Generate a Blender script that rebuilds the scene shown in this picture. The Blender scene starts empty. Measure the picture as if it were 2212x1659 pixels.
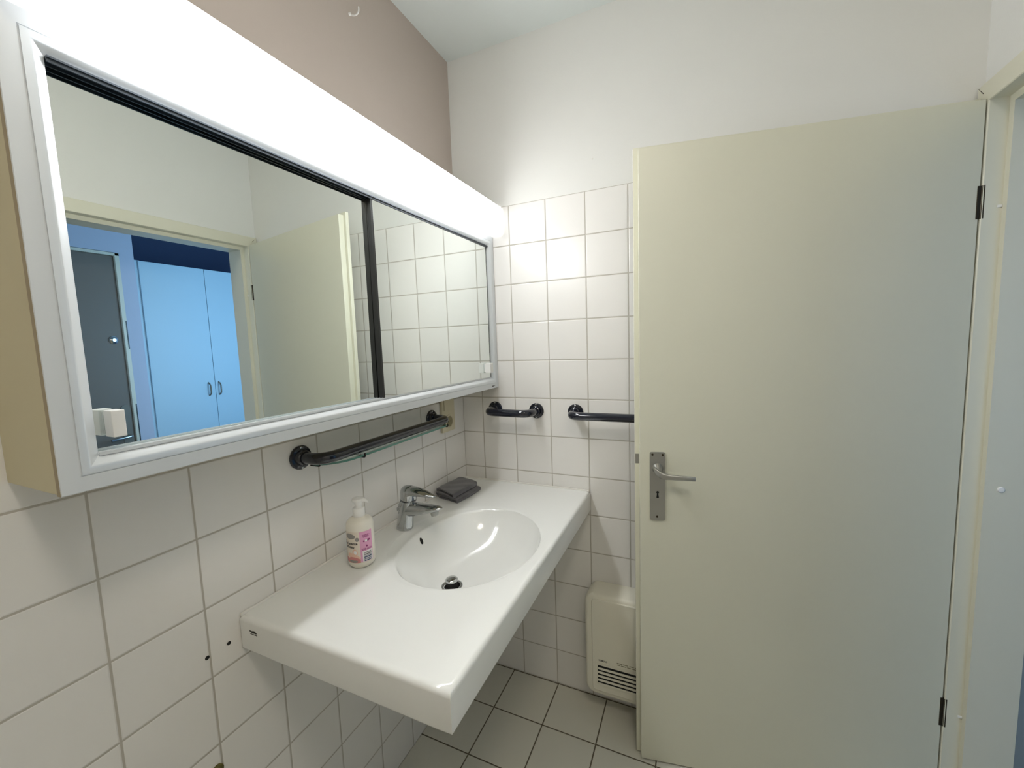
import bpy, bmesh, math, random
from mathutils import Vector, Matrix
random.seed(7)
S = bpy.context.scene
C = S.collection
PI = math.pi

# ------------------------------------------------------------------ camera
def look(w, p, r):
    f = Vector((math.sin(w)*math.cos(p), math.cos(w)*math.cos(p), math.sin(p)))
    rt = Vector((math.cos(w), -math.sin(w), 0)); u = rt.cross(f)
    c, s = math.cos(r), math.sin(r)
    return rt*c + u*s, -s*rt + c*u, f
R_, U_, F_ = look(-0.4243, -0.0985, -0.0358)
cam_d = bpy.data.cameras.new('camera'); cam = bpy.data.objects.new('camera', cam_d); C.objects.link(cam)
m = Matrix.Identity(4)
for i in range(3):
    m[i][0] = R_[i]; m[i][1] = U_[i]; m[i][2] = -F_[i]; m[i][3] = (0.9291, -1.5338, 1.4432)[i]
cam.matrix_world = m
cam_d.sensor_width = 36; cam_d.lens = 888.2/2212*36; cam_d.clip_start = 0.02
S.camera = cam

# ------------------------------------------------------------------ light
S.view_settings.view_transform = 'Standard'; S.view_settings.look = 'None'
S.view_settings.exposure = 0.88; S.view_settings.gamma = 1.0; S.view_settings.use_curve_mapping = False
LAMP = 8.2                      # radiance of the strip light's diffuser
W = bpy.data.worlds.new('world'); S.world = W; W.use_nodes = True
W.node_tree.nodes['Background'].inputs[0].default_value = (.45, .66, 1, 1)
W.node_tree.nodes['Background'].inputs[1].default_value = 0.6
def area(name, loc, rot, sx, sy, power, col):
    d = bpy.data.lights.new(name, 'AREA'); d.shape = 'RECTANGLE'; d.size = sx; d.size_y = sy
    d.energy = power; d.color = col
    o = bpy.data.objects.new(name, d); o.location = loc; o.rotation_euler = rot; C.objects.link(o); return o
area('daylight_at_hall_window', (2.32, -2.62, 1.35), (PI/2, 0, 0), 0.95, 1.6, 4.0, (.44, .70, 1.0))
area('added_daylight_at_side_window', (1.585, .62, 1.5), (PI/2, 0, -PI/2), 0.7, 1.1, 8, (.42, .72, 1.0))  # added to light the wardrobe while sparing the bathroom door
CEIL = 17.0                      # radiance of the added warm ceiling light, raised as fill

# ------------------------------------------------------------------ materials
def srgb(r, g, b):
    f = lambda c: ((c/255)/12.92 if c/255 <= .04045 else ((c/255+.055)/1.055)**2.4)
    return (f(r), f(g), f(b), 1)
def mat(name, col, rough=.5, metal=0, **k):
    x = bpy.data.materials.new(name); x.use_nodes = True
    b = x.node_tree.nodes['Principled BSDF']
    b.inputs['Base Color'].default_value = col; b.inputs['Roughness'].default_value = rough
    b.inputs['Metallic'].default_value = metal
    for kk, v in k.items(): b.inputs[kk.replace('_', ' ')].default_value = v
    return x
def noise_bump(x, scale, strength, dist=.001, detail=4, stretch=None):
    nt = x.node_tree; b = nt.nodes['Principled BSDF']
    tc = nt.nodes.new('ShaderNodeTexCoord'); n = nt.nodes.new('ShaderNodeTexNoise'); bp = nt.nodes.new('ShaderNodeBump')
    n.inputs['Scale'].default_value = scale; n.inputs['Detail'].default_value = detail
    bp.inputs['Strength'].default_value = strength; bp.inputs['Distance'].default_value = dist
    if stretch:
        mp = nt.nodes.new('ShaderNodeMapping'); mp.inputs['Scale'].default_value = stretch
        nt.links.new(tc.outputs['Object'], mp.inputs[0]); nt.links.new(mp.outputs[0], n.inputs[0])
    else: nt.links.new(tc.outputs['Object'], n.inputs[0])
    nt.links.new(n.outputs[0], bp.inputs['Height']); nt.links.new(bp.outputs[0], b.inputs['Normal'])
    return x
def tiles(name, ax1, o1, p1, ax2, o2, p2, tile_col, grout_col, gw=.004, rough=.22, var=.03, split=None, top_col=None):
    """square tiles along two axes of the object; above z = split plain paint"""
    x = mat(name, tile_col, rough); nt = x.node_tree; L = nt.links.new; N = nt.nodes.new
    b = nt.nodes['Principled BSDF']
    tc = N('ShaderNodeTexCoord'); sp = N('ShaderNodeSeparateXYZ'); L(tc.outputs['Object'], sp.inputs[0])
    def M(op, a, c=None):
        q = N('ShaderNodeMath'); q.operation = op
        for i, v in enumerate((a, c)):
            if v is None: continue
            if isinstance(v, (int, float)): q.inputs[i].default_value = v
            else: L(v, q.inputs[i])
        return q.outputs[0]
    ds, cells = [], []
    for ax, o, p in ((ax1, o1, p1), (ax2, o2, p2)):
        t = M('DIVIDE', M('SUBTRACT', sp.outputs[ax], o), p)
        fr = M('FRACT', t); cells.append(M('FLOOR', t))
        ds.append(M('MULTIPLY', M('MINIMUM', fr, M('SUBTRACT', 1.0, fr)), p))
    d = M('MINIMUM', ds[0], ds[1])
    def ramp(lo, hi):
        r = N('ShaderNodeMapRange'); r.interpolation_type = 'SMOOTHSTEP'
        r.inputs['From Min'].default_value = lo; r.inputs['From Max'].default_value = hi
        L(d, r.inputs['Value']); return r.outputs[0]
    mask = ramp(gw/2-.0005, gw/2+.0004); hgt = ramp(gw/2-.0006, gw/2+.0022)
    cx = N('ShaderNodeCombineXYZ'); L(cells[0], cx.inputs[0]); L(cells[1], cx.inputs[1])
    wn = N('ShaderNodeTexWhiteNoise'); L(cx.outputs[0], wn.inputs['Vector'])
    v = M('ADD', M('MULTIPLY', wn.outputs[0], var), 1-var/2)
    hs = N('ShaderNodeHueSaturation'); hs.inputs['Color'].default_value = tile_col; L(v, hs.inputs['Value'])
    mx = N('ShaderNodeMix'); mx.data_type = 'RGBA'; L(mask, mx.inputs[0]); mx.inputs[6].default_value = grout_col; L(hs.outputs[0], mx.inputs[7])
    col = mx.outputs[2]
    rr = N('ShaderNodeMapRange'); L(mask, rr.inputs['Value']); rr.inputs['To Min'].default_value = .85; rr.inputs['To Max'].default_value = rough
    ro = rr.outputs[0]
    ns = N('ShaderNodeTexNoise'); ns.inputs['Scale'].default_value = 22; L(tc.outputs['Object'], ns.inputs[0])
    h = M('ADD', hgt, M('MULTIPLY', ns.outputs[0], .12))
    if split is not None:
        up = M('GREATER_THAN', sp.outputs[2], split)
        m2 = N('ShaderNodeMix'); m2.data_type = 'RGBA'; L(up, m2.inputs[0]); L(col, m2.inputs[6]); m2.inputs[7].default_value = top_col; col = m2.outputs[2]
        ro = M('MAXIMUM', ro, M('MULTIPLY', up, .75))
        n2 = N('ShaderNodeTexNoise'); n2.inputs['Scale'].default_value = 160; L(tc.outputs['Object'], n2.inputs[0])
        h = M('ADD', M('MULTIPLY', h, M('SUBTRACT', 1.0, up)), M('MULTIPLY', up, M('ADD', 1.0, M('MULTIPLY', n2.outputs[0], .25))))
    bp = N('ShaderNodeBump'); bp.inputs['Strength'].default_value = .6; bp.inputs['Distance'].default_value = .0012
    L(h, bp.inputs['Height']); L(bp.outputs[0], b.inputs['Normal'])
    L(col, b.inputs['Base Color']); L(ro, b.inputs['Roughness'])
    return x
TP = .1525; TOP = 13*TP
TC = srgb(238, 236, 232); GC = srgb(188, 183, 173); PW = srgb(231, 231, 227)
M_ = {}
M_['wall_left'] = tiles('white_wall_tile_taupe_paint', 1, -.1533, TP, 2, 0, TP, TC, GC, split=TOP, top_col=srgb(190, 178, 169))
M_['wall_back'] = tiles('white_wall_tile_white_paint', 0, .0952, TP, 2, 0, TP, TC, GC, split=TOP, top_col=PW)
M_['wall_side'] = tiles('white_wall_tile_white_paint_side', 1, -.1533, TP, 2, 0, TP, TC, GC, split=TOP, top_col=PW)
M_['floor'] = tiles('grey_floor_tile', 0, .2007, .2039, 1, -.2073, .2039, srgb(222, 220, 207), srgb(100, 92, 76), gw=.0045, rough=.42, var=.05)
M_['ceiling'] = noise_bump(mat('white_ceiling_paint', srgb(222, 228, 225), .8), 150, .15)
M_['hall'] = noise_bump(mat('hall_wall_paint', srgb(196, 204, 222), .8), 150, .15)
M_['hall_dark'] = mat('dark_recess_shade', srgb(70, 84, 116), .8)  # dark tone stands in for shade in the open space above the wardrobe
M_['hall_floor'] = mat('hall_floor_vinyl', srgb(150, 140, 125), .5)
M_['door'] = noise_bump(mat('cream_door_paint', srgb(224, 223, 204), .36), 60, .06)
M_['doorframe'] = noise_bump(mat('cream_frame_paint', srgb(224, 222, 204), .4), 60, .06)
M_['ceramic'] = mat('white_glazed_ceramic', srgb(240, 241, 238), .12, 0, Coat_Weight=.4, Coat_Roughness=.04)
M_['alu'] = mat('satin_white_aluminium', srgb(222, 226, 229), .4, .15)
M_['alu_bevel'] = mat('polished_grey_aluminium', srgb(228, 233, 237), .32, .25)
M_['cream'] = mat('cream_cabinet_board', srgb(222, 212, 178), .5)
M_['band'] = mat('shaded_frame_side', srgb(176, 160, 130), .5)  # tan stands in for the frame's own metal side in shade
M_['mirror'] = mat('mirror_glass', (.84, .885, .865, 1), .0, 1)
M_['mirror_edge'] = mat('dark_mirror_edge', srgb(38, 40, 40), .3)
M_['black'] = mat('black_recess', (.004, .004, .004, 1), .7)
M_['track'] = mat('dark_grey_track', srgb(48, 56, 64), .35)
M_['chrome'] = mat('chrome', (.50, .515, .52, 1), .06, 1)
M_['steel'] = noise_bump(mat('brushed_aluminium', srgb(176, 176, 172), .34, .9), 40, .08, .0004, stretch=(30, 30, 1))
M_['dullsteel'] = mat('dull_grey_metal', srgb(120, 116, 106), .5, .3)
M_['darksteel'] = mat('dark_bronze_metal', srgb(62, 54, 40), .45, .7)
M_['navy'] = mat('dark_navy_enamel', srgb(19, 23, 38), .12, 0, Coat_Weight=.5, Coat_Roughness=.05)
M_['plastic'] = mat('cream_white_plastic', srgb(238, 235, 219), .4)
M_['ivory'] = mat('ivory_socket_plastic', srgb(212, 204, 176), .35)
M_['soap'] = mat('white_soft_plastic', srgb(240, 236, 224), .35, 0, Subsurface_Weight=.1, Subsurface_Radius=(.01, .01, .008))
M_['white'] = mat('white_plastic', srgb(240, 240, 238), .35)
M_['silicone'] = mat('white_silicone', srgb(238, 236, 230), .3)
M_['wardrobe'] = mat('white_laminate_blue_daylight', srgb(186, 216, 232), .45)  # white wardrobe; the hall's blue daylight is put into the colour
M_['entrance'] = noise_bump(mat('dark_grey_door_paint', srgb(118, 110, 100), .5), 60, .1)
M_['brass'] = mat('tarnished_brass', srgb(118, 110, 62), .4, .6)
M_['ink'] = mat('dark_print_ink', srgb(46, 44, 40), .6)
M_['paleink'] = mat('pale_print_ink', srgb(150, 146, 122), .6)
x = mat('green_edge_glass', (.80, .93, .88, 1), .02, 0, Transmission_Weight=1.0, IOR=1.5); M_['glass'] = x
M_['glass_edge'] = mat('teal_glass_edge', srgb(92, 138, 126), .15)
x = mat('window_glass', (1, 1, 1, 1), .0, 0, Transmission_Weight=1.0, IOR=1.01); M_['window_glass'] = x
nt = x.node_tree; tr = nt.nodes.new('ShaderNodeBsdfTransparent'); gl = nt.nodes.new('ShaderNodeBsdfGlossy'); gl.inputs['Roughness'].default_value = .02
mx_ = nt.nodes.new('ShaderNodeMixShader'); mx_.inputs[0].default_value = .07
nt.links.new(tr.outputs[0], mx_.inputs[1]); nt.links.new(gl.outputs[0], mx_.inputs[2]); nt.links.new(mx_.outputs[0], nt.nodes['Material Output'].inputs['Surface'])
x = mat('lit_opal_diffuser', (.9, .9, .9, 1), .4, 0, Emission_Color=(.98, .99, 1.0, 1), Emission_Strength=LAMP); M_['diffuser'] = x
nt = x.node_tree; tc = nt.nodes.new('ShaderNodeTexCoord'); sp = nt.nodes.new('ShaderNodeSeparateXYZ'); nt.links.new(tc.outputs['Object'], sp.inputs[0])
ds_ = nt.nodes.new('ShaderNodeMath'); ds_.operation = 'ADD'; ds_.inputs[1].default_value = .65; nt.links.new(sp.outputs[1], ds_.inputs[0])      # assumed tubes end short; fade widened to calm the lit wall
ab_ = nt.nodes.new('ShaderNodeMath'); ab_.operation = 'ABSOLUTE'; nt.links.new(ds_.outputs[0], ab_.inputs[0])
mr_ = nt.nodes.new('ShaderNodeMapRange'); mr_.interpolation_type = 'SMOOTHSTEP'; nt.links.new(ab_.outputs[0], mr_.inputs['Value'])
for k_, v_ in (('From Min', .32), ('From Max', .645), ('To Min', LAMP), ('To Max', LAMP*.08)): mr_.inputs[k_].default_value = v_
nt.links.new(mr_.outputs[0], nt.nodes['Principled BSDF'].inputs['Emission Strength'])
x = mat('lit_warm_opal_glass', (.9, .9, .9, 1), .3, 0, Emission_Color=(1.0, .90, .76, 1), Emission_Strength=CEIL); M_['dome'] = x
x = mat('charcoal_terry', srgb(82, 80, 86), 1.0, 0, Sheen_Weight=.5)
noise_bump(x, 420, 1.0, .0022, 5); M_['towel'] = x

# ------------------------------------------------------------------ mesh helpers
def BM(): return bmesh.new()
def box(bm, x0, x1, y0, y1, z0, z1, bev=0, seg=2):
    r = bmesh.ops.create_cube(bm, size=1)
    for v in r['verts']:
        v.co = Vector(((x0+x1)/2 + v.co.x*(x1-x0), (y0+y1)/2 + v.co.y*(y1-y0), (z0+z1)/2 + v.co.z*(z1-z0)))
    if bev:
        es = list({e for v in r['verts'] for e in v.link_edges})
        bmesh.ops.bevel(bm, geom=es, offset=bev, segments=seg, profile=.5, affect='EDGES')
    return bm
def prism(bm, pts, h0, h1, f):
    """closed 2-D outline extruded from h0 to h1; f(a, b, h) -> 3-D point"""
    A = [bm.verts.new(f(a, b, h0)) for a, b in pts]; B = [bm.verts.new(f(a, b, h1)) for a, b in pts]
    n = len(pts)
    for i in range(n): bm.faces.new((A[i], A[(i+1) % n], B[(i+1) % n], B[i]))
    bm.faces.new(A[::-1]); bm.faces.new(B)
def loft(bm, rings, cap0=True, cap1=True, closed=True):
    V = [[bm.verts.new(p) for p in r] for r in rings]
    n = len(V[0])
    for a, b in zip(V, V[1:]):
        for i in range(n if closed else n-1):
            j = (i+1) % n; bm.faces.new((a[i], a[j], b[j], b[i]))
    if cap0: bm.faces.new(V[0][::-1])
    if cap1: bm.faces.new(V[-1])
    return V
def circ(c, a, b, ra, rb, n=32, pw=1.0):
    c, a, b = Vector(c), Vector(a), Vector(b); out = []
    for i in range(n):
        t = 2*PI*i/n; ct, st = math.cos(t), math.sin(t)
        out.append(c + a*ra*math.copysign(abs(ct)**pw, ct) + b*rb*math.copysign(abs(st)**pw, st))
    return out
def frame_of(d):
    d = Vector(d).normalized(); h = Vector((0, 0, 1)) if abs(d.z) < .9 else Vector((1, 0, 0))
    a = d.cross(h).normalized(); return a, d.cross(a).normalized()
def lathe(bm, o, d, prof, n=40):
    """prof: (distance along d, radius)"""
    o, d = Vector(o), Vector(d).normalized(); a, b = frame_of(d)
    loft(bm, [circ(o + d*h, a, b, max(r, 1e-5), max(r, 1e-5), n) for h, r in prof])
def tube(bm, pts, r, n=20, taper=None):
    pts = [Vector(p) for p in pts]; rings = []; a = None
    for i, p in enumerate(pts):
        d = (pts[min(i+1, len(pts)-1)] - pts[max(i-1, 0)]).normalized()
        if a is None: a, _ = frame_of(d)
        a = (a - d*a.dot(d)).normalized(); b = d.cross(a)
        q = r if taper is None else r*taper(i/(len(pts)-1))
        rings.append(circ(p, a, b, q, q, n))
    loft(bm, rings)
def bend(pts, rad, seg=10):
    """poly-line with rounded corners"""
    pts = [Vector(p) for p in pts]; out = [pts[0]]
    for i in range(1, len(pts)-1):
        u = (pts[i-1]-pts[i]).normalized(); v = (pts[i+1]-pts[i]).normalized()
        A, B = pts[i]+u*rad, pts[i]+v*rad
        for k in range(seg+1):
            t = k/seg; out.append((1-t)**2*A + 2*t*(1-t)*pts[i] + t*t*B)
    out.append(pts[-1]); return out
def rrect(x0, x1, y0, y1, r, n=6):
    o = []
    for cx, cy, s in ((x1-r, y1-r, 0), (x0+r, y1-r, 1), (x0+r, y0+r, 2), (x1-r, y0+r, 3)):
        for k in range(n+1):
            t = PI/2*(s+k/n); o.append((cx+r*math.cos(t), cy+r*math.sin(t)))
    return o
def obj(name, bm, m, parent=None, smooth=False, angle=35, clean=True):
    if clean: bmesh.ops.recalc_face_normals(bm, faces=bm.faces)
    me = bpy.data.meshes.new(name); bm.to_mesh(me); bm.free()
    for mm in (m if isinstance(m, (list, tuple)) else [m]): me.materials.append(mm)
    if smooth:
        for p in me.polygons: p.use_smooth = True
        try: me.set_sharp_from_angle(angle=math.radians(angle))
        except Exception: pass
    o = bpy.data.objects.new(name, me); C.objects.link(o)
    if parent:
        o.parent = parent
        o.matrix_parent_inverse = Matrix.Identity(4) if getattr(parent, 'is_local', False) else parent_world(parent).inverted()
    return o
def parent_world(p):
    mw = Matrix.LocRotScale(p.location, p.rotation_euler, p.scale)
    if p.parent: mw = parent_world(p.parent) @ p.matrix_parent_inverse @ mw
    return mw
def thing(name, label, cat, loc, group=None):
    o = bpy.data.objects.new(name, None); o.empty_display_size = .05; C.objects.link(o); o.location = loc
    o['label'] = label; o['category'] = cat
    if group: o['group'] = group
    return o
def tag(o, label, cat, group=None):
    o['label'] = label; o['category'] = cat
    if group: o['group'] = group
    return o
def struct(name, bm, m, parent=None, label=None, **k):
    o = obj(name, bm, m, parent, **k)
    if parent is None: o['kind'] = 'structure'
    if label: o['label'] = label
    return o
_txt = {}
def text_polys(s, size, bold=0.0):
    """glyph mesh of a string as flat polygons in 2-D, starting at the origin"""
    cu = bpy.data.curves.new('t', 'FONT'); cu.body = s; cu.size = size; cu.offset = bold; cu.resolution_u = 3
    o = bpy.data.objects.new('t', cu); C.objects.link(o)
    dg = bpy.context.evaluated_depsgraph_get(); dg.update()
    me = bpy.data.meshes.new_from_object(o.evaluated_get(dg))
    vs = [(v.co.x, v.co.y) for v in me.vertices]; fs = [tuple(p.vertices) for p in me.polygons]
    bpy.data.objects.remove(o); bpy.data.curves.remove(cu); bpy.data.meshes.remove(me)
    return vs, fs
def add_text(bm, s, size, f, bold=0.0, mi=0):
    vs, fs = text_polys(s, size, bold)
    V = [bm.verts.new(f(a, b)) for a, b in vs]
    for q in fs:
        try: fc = bm.faces.new([V[i] for i in q]); fc.material_index = mi
        except ValueError: pass

# ------------------------------------------------------------------ room shell
RX, RY, RZ = 1.6, -3.0, 2.58
wl = struct('wall_left', box(BM(), -.12, 0, RY-.1, .1, -.1, RZ+.1), M_['wall_left'])
for y, z, r in ((-1.030, .813, .0042), (-1.074, .812, .0045)):
    b = BM(); lathe(b, (-.003, y, z), (1, 0, 0), [(0, r*.8), (.0034, r*.85), (.0036, r)], 16)
    obj('drill_hole', b, M_['black'], wl)
b = BM(); lathe(b, (0, -1.080, .558), (1, 0, 0), [(0, .012), (.004, .012), (.006, .009), (.006, .005), (.010, .004)], 20)
obj('screw_cap', b, M_['brass'], wl, smooth=True)
wb = struct('wall_back', box(BM(), -.12, RX+.1, 0, .12, -.1, RZ+.1), M_['wall_back'])
b = BM(); lathe(b, (.583, .001, 2.089), (0, -1, 0), [(0, .003), (.003, .002), (.004, .0005)], 10)
obj('filled_screw_hole', b, M_['silicone'], wb, smooth=True)
DY0, DY1, DZ = -.940, 0.0, 2.048       # rough opening of the door in the right wall
b = BM(); box(b, RX, RX+.105, DY1-.004, .12, -.1, RZ+.1); box(b, RX, RX+.105, RY-.1, DY0, -.1, RZ+.1); box(b, RX, RX+.105, DY0, DY1-.004, DZ, RZ+.1)
struct('wall_right', b, M_['wall_side'])
struct('wall_front', box(BM(), -.12, RX+.1, RY-.12, RY, -.1, RZ+.1), M_['wall_back'])
struct('floor', box(BM(), -.12, RX+.02, RY-.1, .1, -.1, 0), M_['floor'])
struct('ceiling', box(BM(), -.12, RX+.1, RY-.1, .1, RZ, RZ+.1), M_['ceiling'])

# hallway beyond the doorway (seen in the mirror)
HX, HY0, HY1 = 2.9, -2.5, 1.05
struct('floor_hall', box(BM(), RX+.02, 3.6, HY0-.1, HY1+.1, -.1, 0), M_['hall_floor'])
struct('ceiling_hall', box(BM(), RX+.1, 3.6, HY0-.1, HY1+.1, RZ, RZ+.1), M_['ceiling'])
b = BM(); box(b, RX, RX+.105, .12, .25, -.1, RZ+.1); box(b, RX, RX+.105, .99, HY1+.1, -.1, RZ+.1); box(b, RX, RX+.105, .25, .99, -.1, .92); box(b, RX, RX+.105, .25, .99, 2.08, RZ+.1)
struct('wall_hall_west', b, M_['hall'])
b = BM()
for q in ((.251, .29, .921, 2.079), (.95, .989, .921, 2.079), (.29, .95, .921, .96), (.29, .95, 2.04, 2.079)): box(b, RX+.02, RX+.07, q[0], q[1], q[2], q[3], .003)
w2 = struct('added_side_window', b, M_['white'])  # unseen window, added so that light falls on the wardrobe front
obj('pane', box(BM(), RX+.042, RX+.047, .285, .955, .955, 2.045), M_['window_glass'], w2)
struct('wall_hall_north', box(BM(), RX+.1, 3.6, HY1, HY1+.1, -.1, RZ+.1), M_['hall'])
b = BM()                                # east wall: entrance-door opening y -.95..-.06, wardrobe niche y > .02
box(b, HX, HX+.12, HY0-.1, -.985, -.1, RZ+.1); box(b, HX, HX+.12, -.985, -.062, 2.115, RZ+.1); box(b, HX, HX+.62, -.062, .018, -.1, RZ+.1)
struct('wall_hall_east', b, M_['hall'])
b = BM(); box(b, HX+.60, HX+.66, .018, HY1+.1, -.1, RZ+.1)
struct('wall_niche', b, M_['hall_dark'])
struct('wall_landing', box(BM(), HX+.125, HX+.16, -1.05, -.062, -.1, 2.3), M_['hall_dark'])
b = BM(); box(b, RX, 1.83, HY0-.1, HY0, -.1, RZ+.1); box(b, 2.81, HX+.1, HY0-.1, HY0, -.1, RZ+.1); box(b, 1.83, 2.81, HY0-.1, HY0, -.1, .5); box(b, 1.83, 2.81, HY0-.1, HY0, 2.2, RZ+.1)
struct('wall_hall_south', b, M_['hall'])
b = BM()
for q in ((1.832, 1.88, .502, 2.198), (2.76, 2.808, .502, 2.198), (1.88, 2.76, .502, .55), (1.88, 2.76, 2.15, 2.198)): box(b, q[0], q[1], HY0-.07, HY0-.01, q[2], q[3], .003)
w1 = struct('window_1', b, M_['white'])
obj('pane', box(BM(), 1.875, 2.765, HY0-.045, HY0-.039, .545, 2.155), M_['window_glass'], w1)

# wardrobe in the niche
wd = thing('wardrobe', 'white built-in wardrobe, blue daylight in its colour, with two bow handles seen in mirror', 'wardrobe', (HX+.3, .45, 0))
b = BM(); box(b, HX+.012, HX+.59, .021, .052, .002, 2.088); box(b, HX+.012, HX+.59, .90, .93, .002, 2.088)
box(b, HX+.02, HX+.59, .052, .90, 2.05, 2.088); box(b, HX+.03, HX+.59, .052, .9, .002, .08); box(b, HX+.57, HX+.59, .052, .9, .08, 2.05)
obj('carcass', b, M_['wardrobe'], wd)
for i, (y0, y1, hy) in enumerate(((.040, .4495, .402), (.4525, .862, .478))):
    d = obj('door', box(BM(), HX, HX+.018, y0, y1, .085, 2.084, .0015), M_['wardrobe'], wd)
    b = BM(); tube(b, bend([(HX+.004, hy, 1.205), (HX-.026, hy, 1.19), (HX-.026, hy, 1.115), (HX+.004, hy, 1.10)], .02), .005, 12)
    obj('handle', b, M_['dullsteel'], d, smooth=True)

# dark grey entrance door and its frame
ed = struct('door_2', box(BM(), HX+.010, HX+.050, -.935, -.088, .006, 2.092, .002), M_['entrance'])
b = BM(); lathe(b, (HX+.0105, -.139, 1.542), (-1, 0, 0), [(0, .026), (.006, .026), (.010, .019), (.012, .011), (.014, .010)], 28)
obj('lock_rosette', b, M_['chrome'], ed, smooth=True)
b = BM(); prism(b, rrect(-.150, -.098, .80, 1.105, .025), 0, .006, lambda a, z, h: (HX+.0105-h, a, z))
hp = obj('handle_plate', b, M_['dullsteel'], ed)
b = BM(); tube(b, bend([(HX+.008, -.124, .895), (HX-.045, -.124, .895), (HX-.045, -.235, .885)], .014), .009, 14)
obj('lever', b, M_['chrome'], hp, smooth=True)
b = BM(); box(b, HX-.008, HX+.06, -.0875, -.064, 0, 2.112, .002); box(b, HX-.008, HX+.06, -.965, -.937, 0, 2.112, .002); box(b, HX-.008, HX+.06, -.965, -.064, 2.094, 2.112, .002)
et = struct('trim_2', b, M_['doorframe'])
for z0, z1 in ((1.482, 1.668), (.84, 1.107)):
    obj('strike_plate', box(BM(), HX-.0095, HX-.0075, -.072, -.066, z0, z1), M_['track'], et)

# ------------------------------------------------------------------ bathroom door, frame, handle
# frame of painted steel: plan profile (x, y) of the jamb beside the corner, mirrored at the far side, and the head
# (d, x): d = distance outward from the edge of the opening; swept with mitres up one jamb, over the head, down the other
prof = [(.052, 1.600), (.052, 1.586), (.050, 1.584), (.002, 1.584), (0, 1.586), (0, 1.622), (-.018, 1.622), (-.018, 1.722), (.047, 1.722), (.047, 1.706), (.052, 1.706)]
b = BM(); OY0, OY1, OZ = -.055, -.897, 2.000
P_ = [[(x_, OY0+d, 0), (x_, OY0+d, OZ+d), (x_, OY1-d, OZ+d), (x_, OY1-d, 0)] for d, x_ in prof]
V = [[b.verts.new(p) for p in r] for r in P_]
for k in range(len(V)):
    A, B = V[k], V[(k+1) % len(V)]
    for q in range(3): b.faces.new((A[q], A[q+1], B[q+1], B[q]))
b.faces.new([r[0] for r in V]); b.faces.new([r[3] for r in V])
fr = struct('trim_1', b, M_['doorframe'])
b = BM(); lathe(b, (1.653, -.0728, 1.019), (0, -1, 0), [(0, .0075), (.002, .0075), (.004, .0055), (.0048, .001)], 24)
obj('plug_cap', b, M_['white'], fr, smooth=True)
for z in (1.742, .345):
    b = BM(); box(b, 1.612, 1.6215, -.0585, -.055, z-.004, z+.003, .001)
    obj('rubber_buffer', b, M_['white'], fr)
# mitre gap between head and jamb
b = BM(); prism(b, [(-.006, 2.051), (-.0045, 2.0525), (-.024, 2.032), (-.0255, 2.0335)][:2] + [(-.030, 2.0265), (-.031, 2.028)], 0, .0006, lambda a, z, h: (1.5838-h, a, z))
obj('mitre_gap', b, M_['darksteel'], fr)

DA = Vector((.765, -.200, 0)); DB = Vector((1.585, -.050, 0)); DE = (DB-DA).normalized(); DN = Vector((DE.y, -DE.x, 0))   # DN points at the room
def dpt(u, n, z): return DA + DE*u + DN*n + Vector((0, 0, z))
b = BM()
def dbox(b, u0, u1, n0, n1, z0, z1, bev=0):
    t = BM(); box(t, u0, u1, n0, n1, z0, z1, bev)
    me = bpy.data.meshes.new('tmp'); t.to_mesh(me); t.free()
    for v in me.vertices: v.co = dpt(*v.co)
    b.from_mesh(me); bpy.data.meshes.remove(me)
dbox(b, 0, .830, -.024, 0, .006, 2.006, .0012)            # slab
dbox(b, -.014, .834, -.039, -.024, .006, 2.018, .001)     # overlapping flange on the far side
dr = struct('door_1', b, M_['door'], label='cream painted flush door standing open, rebated edge')
b = BM(); prism(b, rrect(.030, .0765, .864, 1.086, .006, 4), 0, .006, lambda a, z, h: dpt(a, h, z))
bp = obj('handle_plate', b, M_['steel'], dr)
for u, z in ((.038, 1.078), (.0685, 1.078), (.052, .876)):
    b = BM(); lathe(b, dpt(u, .006, z), DN, [(0, .0035), (.001, .0035), (.0014, .0022)], 14)
    obj('screw', b, M_['darksteel'], bp, smooth=True)
b = BM(); ks = [(.0535+.0045*math.cos(t), .956+.0045*math.sin(t)) for t in [math.radians(-50+i*28) for i in range(11)]]
ks = [(.0558, .9525)] + [(.0535+.0042*math.cos(math.radians(a)), .956+.0042*math.sin(math.radians(a))) for a in range(-40, 221, 20)] + [(.0512, .9525), (.0497, .938), (.0573, .938)]
prism(b, ks, .006, .0064, lambda a, z, h: dpt(a, h, z))
obj('keyhole', b, M_['black'], bp)
b = BM()
lathe(b, dpt(.053, .006, 1.034), DN, [(0, .0165), (.003, .0165), (.007, .014), (.022, .0095), (.040, .0090)], 26)
def dsec(u, n, z, wa, wb, ax):   # rounded rectangular section
    a = DN if ax == 'u' else DE
    return circ(dpt(u, n, z), a, Vector((0, 0, 1)), wa, wb, 20, .55)
loft(b, [dsec(.0405, .040, 1.0385, .0055, .0060, 'u'), dsec(.0435, .043, 1.0375, .0085, .0100, 'u'), dsec(.054, .049, 1.0290, .0080, .0112, 'u'), dsec(.064, .053, 1.0245, .0070, .0100, 'u'), dsec(.080, .055, 1.0228, .0055, .0080, 'u'), dsec(.120, .056, 1.0215, .0048, .0070, 'u'), dsec(.154, .056, 1.0205, .0042, .0066, 'u'), dsec(.1555, .056, 1.0205, .0034, .0058, 'u')])
obj('lever', b, M_['steel'], bp, smooth=True, angle=40)
b = BM(); dbox(b, -.0125, -.0015, -.0245, -.0232, 1.040, 1.072)
obj('latch_plate', b, M_['steel'], dr)
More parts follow.
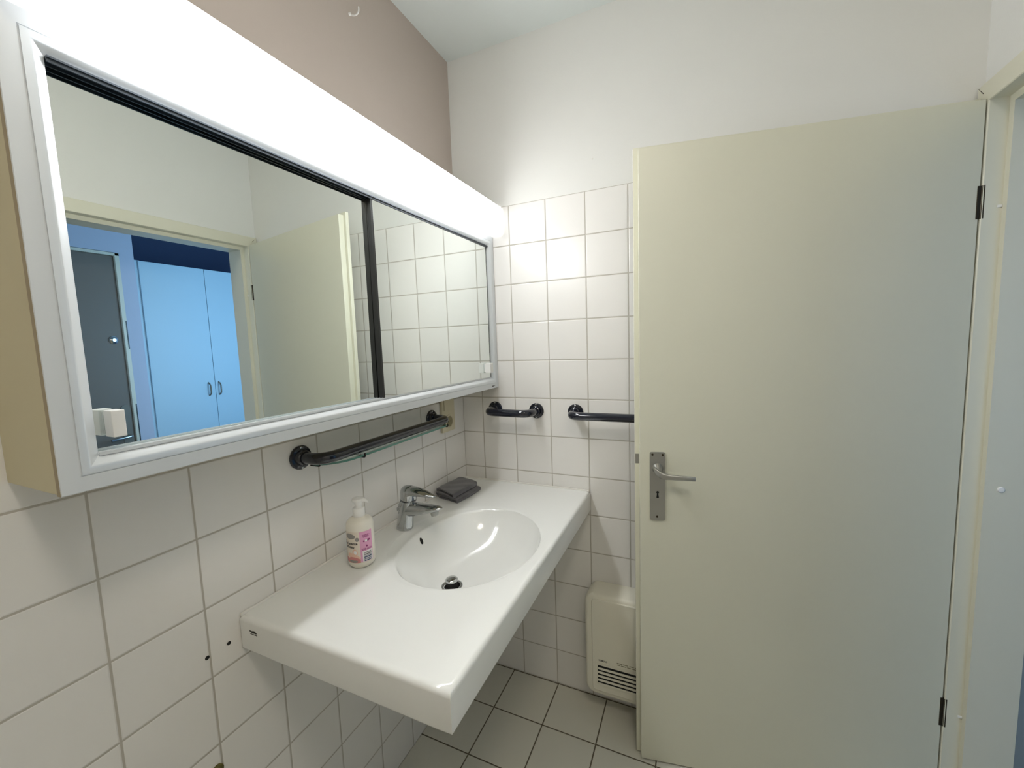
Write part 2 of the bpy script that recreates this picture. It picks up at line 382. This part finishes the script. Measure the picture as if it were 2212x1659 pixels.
for z0, z1 in ((1.716, 1.798), (.300, .386)):
    b = BM(); dbox(b, .8245, .8335, -.026, .0016, z0, z1, .0008)
    lathe(b, dpt(.8365, .001, z0), (0, 0, 1), [(0, .0048), (z1-z0, .0048)], 16)
    obj('hinge', b, M_['darksteel'], dr)

# ------------------------------------------------------------------ mirror cabinet
CY0, CY1, CZ0, CZ1, CX = -1.303, -.002, 1.264, 1.872, .175
mc = thing('mirror_cabinet', 'wide wall cabinet with aluminium frame and two sliding mirror doors', 'cabinet', (.08, -.65, CZ0))
def picframe(bm, prof, y0=CY0, y1=CY1, z0=CZ0, z1=CZ1):
    """mitred frame: prof = [(inset, x)...]"""
    rings = []
    for i, x_ in prof: rings.append([(x_, y0+i, z0+i), (x_, y1-i, z0+i), (x_, y1-i, z1-i), (x_, y0+i, z1-i)])
    loft(bm, rings, False, False)
b = BM()
box(b, .0005, .163, CY0+.001, CY0+.018, CZ0+.001, CZ1-.001, .0008); box(b, .0005, .163, CY1-.018, CY1-.001, CZ0+.001, CZ1-.001, .0008)
box(b, .0005, .146, CY0+.018, CY1-.018, CZ0+.001, CZ0+.018); box(b, .0005, .146, CY0+.018, CY1-.018, CZ1-.018, CZ1-.001); box(b, .0005, .006, CY0+.018, CY1-.018, CZ0+.018, CZ1-.018)
obj('carcass', b, M_['cream'], mc)
b = BM(); picframe(b, [(.0012, .1636), (0, .1638), (0, .1740)]); obj('frame_side_return', b, M_['band'], mc)
b = BM(); picframe(b, [(0, .1741), (.0008, .175), (.0208, .175), (.0213, .1738), (.0222, .1738)])
obj('outer_frame', b, M_['alu'], mc)
cove = [(.0222, .1736), (.0226, .1758), (.0300, .1762)]
for k in range(1, 9):
    t = k/8; cove.append((.0300+.0135*t, .1762-.0088*t**1.25))
cove += [(.0440, .1672), (.0445, .1660), (.0445, .150)]
b = BM(); picframe(b, cove); obj('inner_moulding', b, M_['alu_bevel'], mc, smooth=True, angle=30)
IY0, IY1, IZ0, IZ1 = CY0+.0445, CY1-.0445, CZ0+.0445, CZ1-.0445
b = BM(); box(b, .1460, .1740, IY0, IY1, IZ1-.0015, IZ1+.001)
for xx in (.1475, .1585, .1700): box(b, xx, xx+.0022, IY0, IY1, IZ1-.0065, IZ1)
obj('top_track', b, M_['track'], mc)
b = BM(); box(b, .1460, .1700, IY0, IY1, IZ0-.001, IZ0+.0008)
for xx in (.1475, .1580, .1682): box(b, xx, xx+.0016, IY0, IY1, IZ0, IZ0+.0035)
obj('bottom_track', b, M_['alu'], mc)
b = BM(); box(b, .1440, .1462, IY0-.001, IY1+.001, IZ0-.001, IZ1+.001); obj('cabinet_inside', b, M_['black'], mc)
# left sliding mirror (rear track), right sliding mirror (front track)
def tilted(bm):
    n = Vector((1, -.005, -.003)).normalized(); o = Vector((.1535, -.97, 1.55))
    for v in bm.verts:
        v.co.x -= (Vector((.1535, v.co.y, v.co.z))-o).dot(n)
    return bm
b = BM(); box(b, .1497, .1535, IY0+.0005, -.668, IZ0+.001, IZ1-.004); tilted(b)
for v in b.verts: v.co.x = max(v.co.x, .1464)
ml = obj('sliding_mirror', b, M_['mirror'], mc)
b = BM(); box(b, .1640, .1702, -.6840, -.0625, IZ0+.0035, IZ1-.004)
mr = obj('sliding_mirror', b, M_['mirror'], mc)
b = BM(); box(b, .1600, .1708, -.6868, -.6800, IZ0+.0025, IZ1-.003, .0005); box(b, .1560, .1600, -.6868, -.676, IZ0+.0025, IZ1-.003)
obj('edge_strip', b, M_['mirror_edge'], mr)
b = BM(); box(b, .1620, .1640, -.0640, -.0470, IZ0+.003, IZ1-.003)
obj('side_gap_shade', b, M_['black'], mc)  # black strip stands in for the dark gap beside the mirror
for par, mx, y0, y1 in ((ml, .1545, -1.2450, -1.2295), (mr, .1702, -.1100, -.0860)):
    b = BM(); box(b, mx+.0035, mx+.0265, y0, y1, 1.331, 1.369, .0012)
    box(b, mx, mx+.0038, y0+.003, y1-.001, 1.334, 1.366)
    h = obj('finger_pull', b, M_['white'], par)
b = BM()
for i, (a, c, w_, h_) in enumerate(((0, 0, .003, .0050), (.0035, 0, .0018, .0032), (.0062, 0, .0024, .0036), (.0094, 0, .002, .0036), (.0120, 0, .002, .0036), (.0148, .0005, .0028, .003), (.0184, 0, .0015, .0048), (.0205, .001, .006, .0016))):
    box(b, .1750, .17525, -.060+a, -.060+a+w_, 1.2715+c, 1.2715+c+h_)
obj('maker_mark', b, M_['ink'], mc)

# strip light above the cabinet
sl = thing('strip_light', 'long glowing white strip light mounted above the mirror cabinet', 'lamp', (.11, -.65, 1.873))
LX = .221; prof2 = [(.165, 1.8745)]
for k in range(7):
    t = -PI/2 + k/6*PI/2; prof2.append((LX-.010+.010*math.cos(t), 1.8845+.010*math.sin(t)))
for k in range(7):
    t = k/6*PI/2; prof2.append((LX-.016+.016*math.cos(t), 1.969+.016*math.sin(t)))
prof2 += [(.190, 1.985), (.190, 1.982), (.203, 1.9815), (LX-.003, 1.970), (LX-.003, 1.8860), (LX-.009, 1.8775), (.165, 1.8775)]
under = mat('added_underside_glow', (.9, .9, .9, 1), .4, 0, Emission_Color=(.98, .99, 1.0, 1), Emission_Strength=LAMP*1.7)
b = BM(); prism(b, prof2, -1.300, -.004, lambda a, z, h: (a, h, z))
obj('diffuser', b, M_['diffuser'], sl, smooth=True, angle=40)
b = BM(); box(b, .1660, .2150, -1.235, -.30, 1.8735, 1.8744); obj('added_downlight', b, under, sl)  # added glowing sheet, throws extra light down on the basin
b = BM(); box(b, .001, .1640, -1.300, -.004, 1.8745, 1.9835, .001); box(b, .1640, .1895, -1.300, -.004, 1.9800, 1.9848)
obj('housing', b, M_['white'], sl)
b = BM(); prism(b, rrect(.1642, LX-.0035, 1.878, 1.9798, .006, 4), -1.2995, -1.2965, lambda a, z, h: (a, h, z)); obj('end_cap', b, M_['white'], sl)

# round ceiling light, added above the camera out of its view, strengthened as fill
cl_ = thing('ceiling_fill_light', 'unseen round warm opal ceiling light, added as fill', 'lamp', (1.15, -1.6, 2.58))
b = BM(); lathe(b, (1.15, -1.6, 2.5795), (0, 0, -1), [(0, .155), (.018, .155), (.020, .150)], 48); obj('base', b, M_['white'], cl_, smooth=True)
b = BM(); lathe(b, (1.15, -1.6, 2.5590), (0, 0, -1), [(0, .148), (.02, .142), (.04, .115), (.055, .07), (.060, .001)], 48); obj('dome', b, M_['dome'], cl_, smooth=True)

# ------------------------------------------------------------------ wash basin
bs = thing('wash_basin', 'wide white ceramic washbasin with oval bowl hung on tiled wall', 'washbasin', (.28, -.5, .778))
BX, BY, BZ0, BZ1 = .555, -1.004, .779, .860
ECX, ECY, EA, EB = .302, -.517, .218, .250
DCX, DCY, DEP = .270, -.560, .127
b = BM(); N = 160
cang = [math.atan2(y-ECY, x-ECX) for x, y in ((BX, -.002), (.002, -.002), (.002, BY), (BX, BY))]
ang = sorted([2*PI*i/N-PI for i in range(N)] + [])
for ca in cang:      # snap the nearest angle to each corner
    k = min(range(N), key=lambda i: abs(ang[i]-ca)); ang[k] = ca
def rect_pt(a, ins):
    x0, x1, y0, y1 = .002+ins*0, BX-ins, BY+ins, -.002
    dx, dy = math.cos(a), math.sin(a); t = 1e9
    if dx > 1e-9: t = min(t, (x1-ECX)/dx)
    if dx < -1e-9: t = min(t, (x0-ECX)/dx)
    if dy > 1e-9: t = min(t, (y1-ECY)/dy)
    if dy < -1e-9: t = min(t, (y0-ECY)/dy)
    return Vector((ECX+dx*t, ECY+dy*t, 0))
def ell(a, r, z):
    # polar angle kept: point on the ellipse in direction a
    k = 1/math.sqrt((math.cos(a)/EA)**2 + (math.sin(a)/EB)**2)
    s = 1-(1-r)**1.0 if r < 1 else 1; c = max(0, min(1, (r-.05)/.75)); c = c*c*(3-2*c)
    cx, cy = DCX+(ECX-DCX)*c, DCY+(ECY-DCY)*c
    return Vector((cx+math.cos(a)*k*r, cy+math.sin(a)*k*r, z))
def depth(r, a=0):   # 0 at the rim, 1 at the bottom; a shallow ledge runs along the rear, under the tap
    if r >= 1: return 0
    w = max(0, (math.cos(a-PI)+.25)/1.25)**1.2
    q = min(1, r/(1-.16*w)); led = w*.075*math.sin(min(1, (1-r)/.16)*PI/2)
    return max((1-q**3.4)**(.80+.45*w), 0)*(1-w*.075) + led
rings = []
rin = .024/ .23
for k in range(44):
    r = rin+(1-rin)*math.sin(k/43*PI/2)**.9 if k < 43 else 1
    rings.append([ell(a, r, BZ1-.0012-DEP*depth(min(r, .9995), a)) for a in ang])
rings.append([ell(a, 1.012, BZ1-.0007) for a in ang])
rings.append([ell(a, 1.03, BZ1-.0002) for a in ang]); rings.append([ell(a, 1.06, BZ1) for a in ang])
e = .011
for t in (0.0,):
    rings.append([rect_pt(a, e+.003)+Vector((0, 0, BZ1)) for a in ang])
for k in range(6):
    t = k/5*PI/2; rings.append([rect_pt(a, e-e*math.sin(t))+Vector((0, 0, BZ1-e+e*math.cos(t))) for a in ang])
for k in range(6):
    t = k/5*PI/2; rings.append([rect_pt(a, .008-.008*math.cos(t))+Vector((0, 0, BZ0+.008-.008*math.sin(t))) for a in ang])
rings.append([ell(a, 1.0, BZ0) for a in ang]); rings.append([ell(a, .8, BZ0-.035) for a in ang]); rings.append([ell(a, .4, BZ0-.048) for a in ang]); rings.append([ell(a, rin, BZ0-.050) for a in ang])
V = loft(b, rings, False, False)
for i in range(len(ang)): b.faces.new((V[-1][i], V[-1][(i+1) % N], V[0][(i+1) % N], V[0][i]))
bo = obj('bowl_slab', b, M_['ceramic'], bs, smooth=True, angle=50)
b = BM(); box(b, .0006, .0065, BY+.002, -.001, BZ1-.004, BZ1+.0045, .002); box(b, .0006, BX-.004, -.0065, -.0006, BZ1-.004, BZ1+.0045, .002)
obj('silicone_bead', b, M_['silicone'], bs)
zb = BZ1-.0012-DEP
b = BM(); lathe(b, (DCX, DCY, zb-.012), (0, 0, 1), [(0, .030), (.008, .031), (.0140, .0315), (.0150, .030), (.0135, .024), (.006, .0225), (0, .022)], 40)
dn = obj('drain_ring', b, M_['chrome'], bs, smooth=True, angle=50)
b = BM(); lathe(b, (DCX, DCY, zb-.011), (0, 0, 1), [(0, .0225), (.001, .0225), (.0012, .0165), (.028, .0160)], 32); obj('dark_drain_hole', b, M_['black'], bs, smooth=True)  # black fill stands in for the dark hole under the plug
b = BM(); lathe(b, (DCX, DCY, zb+.016), (0, 0, 1), [(0, .0160), (.001, .0182), (.004, .0188), (.0068, .017), (.0078, .010), (.008, .0005)], 40); obj('drain_plug', b, M_['chrome'], bs, smooth=True, angle=50)
# overflow opening in the bowl's rear wall
ro = .957; oc = Vector((.1340, -.5172, .8279))
on = Vector((.853, .002, .522)).normalized(); oa = Vector((0, 1, 0)); ob_ = on.cross(oa)
oa, ob_ = oa*.98-ob_*.2, ob_*.98+oa*.2
b = BM(); loft(b, [circ(oc-on*.006, oa, ob_, .0055, .0105, 24), circ(oc+on*.0016, oa, ob_, .0055, .0105, 24)]); obj('overflow_hole', b, M_['black'], bs)
b = BM()   # maker's mark on the left end: a wavy bar over a thin line
for i in range(9):
    box(b, .0335+i*.0026, .0335+i*.0026+.0023, BY-.0003, BY+.0006, .8305+(.0014 if i in (0, 1) else -.0006*(i % 2)), .8350+(.001 if i in (5, 6) else -.0005*(i % 3)))
box(b, .0350, .0575, BY-.0003, BY+.0006, .8262, .8278)
obj('maker_mark', b, M_['ink'], bs)

# ------------------------------------------------------------------ tap
FX, FY = .068, -.512
tp = thing('basin_mixer_tap', 'chrome single-lever mixer tap standing behind the oval bowl', 'tap', (FX, FY, BZ1))
EX, EY, EZ = Vector((1, 0, 0)), Vector((0, 1, 0)), Vector((0, 0, 1))
b = BM()
bod = [(0, 0, .0275), (.003, 0, .0285), (.008, .001, .0275), (.03, .004, .0262), (.06, .010, .0255), (.085, .016, .0255), (.096, .019, .0262)]
loft(b, [circ((FX+dx, FY, BZ1+h), EX, EY, r, r*.93, 40) for h, dx, r in bod])
body = obj('tap_body', b, M_['chrome'], tp, smooth=True, angle=40)
b = BM()   # spout
sp = [(.062, .926, 0, .0215, .0260), (.095, .9275, 0, .0218, .0240), (.120, .9295, 0, .0212, .0205), (.145, .9335, 0, .0204, .0165), (.170, .9370, 0, .0190, .0130), (.190, .9395, 0, .0168, .0098), (.203, .9415, 0, .0138, .0066), (.211, .9430, 0, .0095, .0036), (.215, .9438, 0, .004, .0012)]
loft(b, [circ((x_, FY, z_), EY, EZ, wy, wz, 32, .85) for x_, z_, _, wy, wz in sp])
obj('spout', b, M_['chrome'], tp, smooth=True, angle=50)
b = BM(); lathe(b, (.1865, FY, .936), (.16, 0, -1), [(0, .0130), (.012, .0135), (.0165, .0125), (.0165, .0095), (.013, .009)], 28)
obj('aerator', b, M_['steel'], tp, smooth=True, angle=40)
b = BM(); lathe(b, (FX+.0195, FY, .9560), (.14, 0, 1), [(0, .0255), (.0010, .0232), (.0028, .0232), (.0035, .0258)], 40)
obj('collar', b, M_['track'], tp, smooth=True, angle=40)
b = BM()   # lever cap: dome that runs out into a pointed paddle
loft(b, [circ((FX+.0205+dx, FY, BZ1+h), EX, EY, r, r*.94, 40) for h, dx, r in ((.0985, 0, .0262), (.112, .001, .0265), (.125, .001, .0258), (.134, .001, .0225), (.1405, .001, .0160), (.1432, .001, .0080), (.1440, .001, .0005))])
lv = [(.078, .9835, .0215, .0170), (.098, .9860, .0225, .0160), (.118, .9868, .0220, .0140), (.138, .9856, .0200, .0108), (.158, .9832, .0168, .0076), (.176, .9805, .0120, .0044), (.188, .9790, .0070, .0028), (.193, .9785, .0020, .0012)]
loft(b, [circ((x_, FY, z_), EY, EZ, wy, wz, 32, .9) for x_, z_, wy, wz in lv])
obj('lever', b, M_['chrome'], tp, smooth=True, angle=50)
b = BM(); lathe(b, (.041, FY+.007, .872), (0, 0, 1), [(0, .0022), (.036, .0022), (.037, .004), (.040, .0062), (.045, .0070), (.050, .0058), (.052, .002)], 20)
obj('pop_up_knob', b, M_['chrome'], tp, smooth=True, angle=50)

# ------------------------------------------------------------------ soap bottle
SX, SY, SR = .099, -.731, .0355
sb = thing('soap_pump_bottle', 'white hand soap pump bottle with pink and cream label beside tap', 'soap bottle', (SX, SY, BZ1))
b = BM(); lathe(b, (SX, SY, BZ1+.0003), (0, 0, 1), [(0, .024), (.0015, .0285), (.006, .0325), (.012, SR), (.113, SR), (.121, .0338), (.127, .0295), (.131, .0235), (.1335, .0165), (.138, .0145)], 48)
obj('bottle', b, M_['soap'], sb, smooth=True, angle=50)
b = BM(); lathe(b, (SX, SY, BZ1+.133), (0, 0, 1), [(0, .0150), (.001, .0157), (.0235, .0157), (.025, .0146), (.0255, .0090), (.036, .0085)], 36)
obj('screw_collar', b, M_['white'], sb, smooth=True, angle=40)
b = BM(); lathe(b, (SX, SY, BZ1+.167), (0, 0, 1), [(0, .0100), (.006, .0105), (.010, .0150), (.013, .0165), (.0165, .0150), (.018, .009), (.0185, .001)], 32)
pa = math.radians(25); pd = Vector((math.cos(pa), math.sin(pa), 0)); pn = Vector((-pd.y, pd.x, 0)); PC = Vector((SX, SY, 0))
loft(b, [circ(PC+pd*u+EZ*z_, pn, EZ, wy, wz, 20) for u, z_, wy, wz in ((.0, BZ1+.178, .011, .006), (.014, BZ1+.1785, .0085, .0052), (.021, BZ1+.1765, .0055, .0040), (.0255, BZ1+.1730, .0038, .0032), (.027, BZ1+.1710, .002, .002))])
obj('pump_head', b, M_['white'], sb, smooth=True, angle=50)
LM = [mat('cream_label', srgb(232, 222, 208), .45), mat('pink_label', srgb(232, 170, 205), .45), mat('magenta_print', srgb(150, 60, 118), .5),
      mat('black_print', srgb(30, 28, 30), .5), mat('white_print', srgb(242, 240, 240), .45), mat('grey_print', srgb(150, 146, 142), .45), mat('rose_print', srgb(214, 140, 138), .45),
      mat('skin_print', srgb(238, 200, 180), .45), mat('navy_print', srgb(60, 76, 110), .5)]
V0 = math.radians(-43)           # azimuth of the label's front, towards the room
def lab(s, t, off=.0):           # s: arc length to the right, t: height above the basin
    a = V0 + s/SR; r = SR + .0003 + off
    return Vector((SX + r*math.cos(a), SY + r*math.sin(a), BZ1 + t))
def patch(bm, s0, s1, t0, t1, mi, off, rad=0):
    n = max(2, int((s1-s0)/.002)); pts = []
    cols = []
    for i in range(n+1):
        s = s0+(s1-s0)*i/n; dd = 0
        if rad:
            q = min(s-s0, s1-s)
            if q < rad: dd = rad-math.sqrt(max(0, rad*rad-(rad-q)**2))
        cols.append((bm.verts.new(lab(s, t0+dd, off)), bm.verts.new(lab(s, t1-dd, off))))
    for (a, c), (d, f) in zip(cols, cols[1:]):
        fc = bm.faces.new((a, d, f, c)); fc.material_index = mi
def blob(bm, s, t, a, c, mi, off, n=20, rot=0):
    def pt(k, i):
        q = 2*PI*i/n; x_, y_ = a*k*math.cos(q), c*k*math.sin(q)
        return bm.verts.new(lab(s + x_*math.cos(rot)-y_*math.sin(rot), t + x_*math.sin(rot)+y_*math.cos(rot), off))
    G = [[pt(k, i) for i in range(n)] for k in (.02, .35, .65, .85, 1)]
    fs = [bm.faces.new(G[0])]
    for A, B in zip(G, G[1:]):
        for i in range(n): fs.append(bm.faces.new((A[i], B[i], B[(i+1) % n], A[(i+1) % n])))
    for fc in fs: fc.material_index = mi
b = BM()
patch(b, -.066, .0305, .0185, .1040, 0, .0, .003)
patch(b, -.0040, .0295, .0200, .1030, 1, .0002)
patch(b, .0010, .0285, .0205, .0500, 4, .0004)
for i, w_ in enumerate((.0012, .0007, .0016, .0008, .0012, .0022, .0008, .0016, .0010, .0026)):
    t = .0460-.0024*i; patch(b, .0045, .0245, t-w_, t, 8 if i > 3 else 3, .0006)
add_text(b, '500 ml \u212e', .0078, lambda a, c: lab(-.0010+a*.95, .0520+c, .0005), .00012, 2)
blob(b, .0130, .0625, .0022, .0030, 2, .0005, rot=.6)
for i, w_ in enumerate((.017, .020, .015, .018)): patch(b, .0025+.002*(i % 2), .0025+w_, .0930-i*.0021, .0942-i*.0021, 2, .0005)
blob(b, .0062, .0765, .0022, .0024, 2, .0005); blob(b, .0175, .0775, .0060, .0030, 2, .0004, rot=.1); blob(b, .0118, .0770, .0034, .0030, 4, .0007)
add_text(b, 'Cr\u00e8me lavante', .0104, lambda a, c: lab(-.0685+a*.95, .0690+c, .0004), .0003, 3)
add_text(b, 'Handzeep', .0104, lambda a, c: lab(-.0590+a*.95, .0600+c, .0004), .0003, 3)
blob(b, -.0300, .0920, .0150, .0075, 5, .0004, rot=-.05); blob(b, -.0105, .0835, .0052, .0055, 5, .0004)
patch(b, -.060, -.0045, .0195, .0320, 6, .0002)
blob(b, -.0230, .0360, .0190, .0085, 7, .0004, rot=-.35); blob(b, -.0180, .0480, .0075, .0090, 7, .0005, rot=.2); blob(b, -.0170, .0480, .0045, .0055, 4, .0006, rot=.4)
blob(b, -.0200, .0300, .0150, .0050, 6, .0006, rot=-.2); blob(b, -.0240, .0240, .0130, .0040, 5, .0006, rot=-.05)
o = obj('label', b, LM, sb, clean=False)

# ------------------------------------------------------------------ folded face cloth
b = BM()
# centre line of the folded layers in (u, z); u runs across the visible folded end
def arc(cx, cz, r, a0, a1, n=9): return [(cx+r*math.cos(math.radians(a0+(a1-a0)*k/n)), cz+r*math.sin(math.radians(a0+(a1-a0)*k/n))) for k in range(n+1)]
def seg(p, q, n=9): return [(p[0]+(q[0]-p[0])*k/n, p[1]+(q[1]-p[1])*k/n) for k in range(1, n)]
cl = [(.018, .0026)] + seg((.018, .0026), (.116, .0026))
cl += arc(.117, .0066, .0040, -88, 88) + seg((.117, .0106), (.010, .0100))
cl += arc(.009, .0135, .0036, 268, 92) + seg((.009, .0171), (.098, .0165))
cl += arc(.100, .0224, .0059, -88, 88) + seg((.100, .0283), (.004, .0270)) + [(.004, .0262), (-.001, .0235), (-.001, .0195)]
def ribbon(cl, th):
    L_, R2 = [], []
    for i, p in enumerate(cl):
        q0, q1 = cl[max(i-1, 0)], cl[min(i+1, len(cl)-1)]; d = Vector((q1[0]-q0[0], q1[1]-q0[1])).normalized()
        L_.append((p[0]-d.y*th, p[1]+d.x*th)); R2.append((p[0]+d.y*th, p[1]-d.x*th))
    return L_, R2
Lr, Rr = ribbon(cl, .0021); NR = len(cl)
P0 = Vector((.010, -.252, 0)); UA = Vector((.118, -.036, 0)).normalized(); VN = Vector((-.004, .168, 0)).normalized()
rings = []; K = 36
for k in range(K+1):
    t = k/K; ring = []
    for j, (u, z_) in enumerate(Lr + Rr[::-1]):
        jj = j if j < NR else 2*NR-1-j
        wav = .0016*math.sin(jj*.33+t*5) + .0010*math.sin(t*13+jj*.21)
        zz = max(.0006, z_*1.22*(1-.10*t) + (.0013*math.sin(t*6+u*48)+.0007*math.sin(t*15-u*90))*min(1, z_/.02))
        ring.append(P0 + UA*(u*(1+.08*math.sin(t*2.2)) + wav*.6 + t*.008) + VN*(.162*t + wav*1.2*math.cos(t*PI) + .004*math.sin(jj*.12)) + Vector((0, 0, BZ1+zz)))
    rings.append(ring)
V = loft(b, rings, False, False)
for row in (V[0], V[-1]):
    for j in range(NR-1): b.faces.new((row[j], row[j+1], row[2*NR-2-j], row[2*NR-1-j]))
tw = obj('face_cloth', b, M_['towel'], smooth=True, angle=60)
tag(tw, 'folded charcoal grey face cloth lying on the basin behind the tap', 'cloth')

# ------------------------------------------------------------------ grab bars
def grab_bar(label, c0, c1, out, arm, screws=True):
    """c0, c1: flange centres on the wall, out: wall normal, arm: stand-off"""
    c0, c1, out = Vector(c0), Vector(c1), Vector(out)
    g = thing('grab_bar', label, 'grab bar', (c0+c1)/2, None)
    b = BM(); tube(b, bend([c0+out*.004, c0+out*arm, c1+out*arm, c1+out*.004], .042, 14), .0150, 24)
    obj('rail', b, M_['navy'], g, smooth=True, angle=50)
    for c in (c0, c1):
        b = BM(); lathe(b, c+out*.0006, out, [(0, .0310), (.004, .0310), (.0065, .0285), (.0075, .0215), (.012, .0200), (.018, .0195), (.020, .0165)], 40)
        f = obj('flange', b, M_['navy'], g, smooth=True, angle=30)
        for a in (90, 270):
            a_, b_ = (Vector((0, 0, 1)), Vector((0, 1, 0)) if abs(out.x) > .5 else Vector((1, 0, 0)))
            s = c + a_*.0255*math.sin(math.radians(a)) + b_*.0255*math.cos(math.radians(a)) + out*.0068
            b = BM(); lathe(b, s, out, [(0, .0036), (.0012, .0036), (.0022, .0022), (.0024, .0004)], 14)
            obj('screw', b, M_['chrome'], f, smooth=True)
    return g
gb = grab_bar('navy grab bar on left wall under mirror cabinet, above glass shelf', (0, -.817, 1.171), (0, -.243, 1.169), (1, 0, 0), .078)
grab_bar('short navy grab bar on back wall near the corner', (.157, 0, 1.172), (.341, 0, 1.170), (0, -1, 0), .088)
grab_bar('longer navy grab bar on back wall running behind the open door', (.5025, 0, 1.170), (.985, 0, 1.170), (0, -1, 0), .088)
for y, x_ in ((-.690, .092), (-.268, .088), (-.795, .040)):
    b = BM(); tube(b, bend([(x_-.030, y, 1.1452), (x_+.0030, y, 1.1452), (x_+.0030, y, 1.1560)], .004, 4), .0022, 10)
    obj('shelf_clip', b, M_['black'], gb, smooth=True)
b = BM(); outl = [(.022, -.262), (.022, -.800)]
for k in range(13):
    t = k/12*PI/2; outl.append((.034+.058*math.sin(t) - .012*(1-math.sin(t)), -.800+.085*(1-math.cos(t))*1.0))
for k in range(9):
    t = k/8*PI/2; outl.append((.060+.032*math.cos(t), -.292+.040*math.sin(t)))
prism(b, outl, 1.1475, 1.1530, lambda a, c, h: (a, c, h))
for f_ in b.faces: f_.material_index = 0 if len(f_.verts) > 4 else 1
tag(obj('glass_shelf', b, [M_['glass'], M_['glass_edge']]), 'thin clear glass shelf with green edge clipped under left grab bar', 'shelf')

# ------------------------------------------------------------------ switch and socket
so = thing('wall_socket', 'ivory socket with rocker switch above it, near the tiled corner', 'socket', (0, -.137, 1.17))
b = BM(); box(b, .0006, .012, -.183, -.092, 1.096, 1.252, .003)
obj('cover_plate', b, M_['ivory'], so, smooth=True)
b = BM(); box(b, .012, .0165, -.172, -.100, 1.184, 1.246, .002); obj('rocker', b, M_['ivory'], so, smooth=True)
b = BM(); lathe(b, (.0118, -.137, 1.137), (1, 0, 0), [(0, .029), (.0022, .029), (.0030, .0265), (.0030, .0225), (-.006, .0215)], 36)
ow = obj('outlet_well', b, M_['ivory'], so, smooth=True, angle=30)
b = BM(); lathe(b, (.0125, -.137, 1.137), (1, 0, 0), [(0, .0215), (.0008, .0215)], 36); obj('well_floor', b, mat('well_shade_ivory', srgb(150, 142, 108), .5), ow)  # darker disc puts the shade of the socket well into the colour
b = BM()
for dy in (-.0095, .0095): lathe(b, (.0130, -.137+dy, 1.137), (1, 0, 0), [(0, .0024), (.0006, .0024)], 14)
obj('pin_hole', b, M_['black'], ow)

# ------------------------------------------------------------------ wall heater
ht = thing('wall_heater', 'cream wall heater with louvred grille low on back wall', 'heater', (.75, -.05, .10))
def rbox_y(bm, x0, x1, z0, z1, y_prof, r):
    rings = []
    for y, ins in y_prof:
        rings.append([(a, y, c) for a, c in rrect(x0+ins, x1-ins, z0+ins, z1-ins, max(r-ins*.6, .004), 6)])
    loft(bm, rings)
b = BM(); rbox_y(b, .548, .955, .098, .502, [(-.001, .004), (-.020, .001), (-.060, 0), (-.086, 0), (-.093, .0015), (-.0975, .005), (-.100, .011)], .035)
obj('housing', b, M_['plastic'], ht, smooth=True, angle=40)
b = BM(); rbox_y(b, .576, .927, .120, .486, [(-.0995, 0), (-.1030, .0), (-.1045, .002)], .012)
fp = obj('front_panel', b, M_['plastic'], ht, smooth=True, angle=30)
b = BM(); rbox_y(b, .588, .900, .146, .238, [(-.1040, 0), (-.1052, .0005), (-.1052, .003), (-.1042, .0035)], .006)
gr = obj('grille', b, M_['plastic'], ht)
for i in range(5):
    z_ = .2215-.0155*i
    b = BM(); box(b, .597, .890, -.1056, -.1040, z_-.0035, z_+.0035); obj('slot', b, M_['black'], gr)
    b = BM(); box(b, .597, .890, -.1085, -.1045, z_-.0115, z_-.0040, .001); obj('louvre', b, M_['plastic'], gr)
b = BM(); add_text(b, 'SIEMENS', .0098, lambda a, c: (.600+a*.86, -.1048, .2425+c), .00008); obj('maker_mark', b, M_['ink'], fp)
b = BM()
for r_, (z_, ws) in enumerate(((.2520, ((0, .020), (.022, .018), (.045, .016), (.064, .020))), (.2450, ((.001, .011), (.015, .019), (.037, .013), (.053, .021))))):
    for a, w_ in ws: box(b, .668+a, .668+a+w_, -.1049, -.1044, z_, z_+.0030)
obj('small_print', b, M_['paleink'], fp)

# ------------------------------------------------------------------ hook on the painted wall
b = BM(); lathe(b, (.0005, -.532, 2.410), (1, 0, 0), [(0, .0045), (.003, .0042), (.006, .0025)], 16)
tube(b, bend([(.002, -.530, 2.409), (.020, -.528, 2.403), (.031, -.526, 2.409), (.031, -.526, 2.424)], .008, 8), .0022, 12)
tag(obj('wall_hook', b, M_['white'], smooth=True), 'small white screw hook high on the taupe wall above strip light', 'hook')
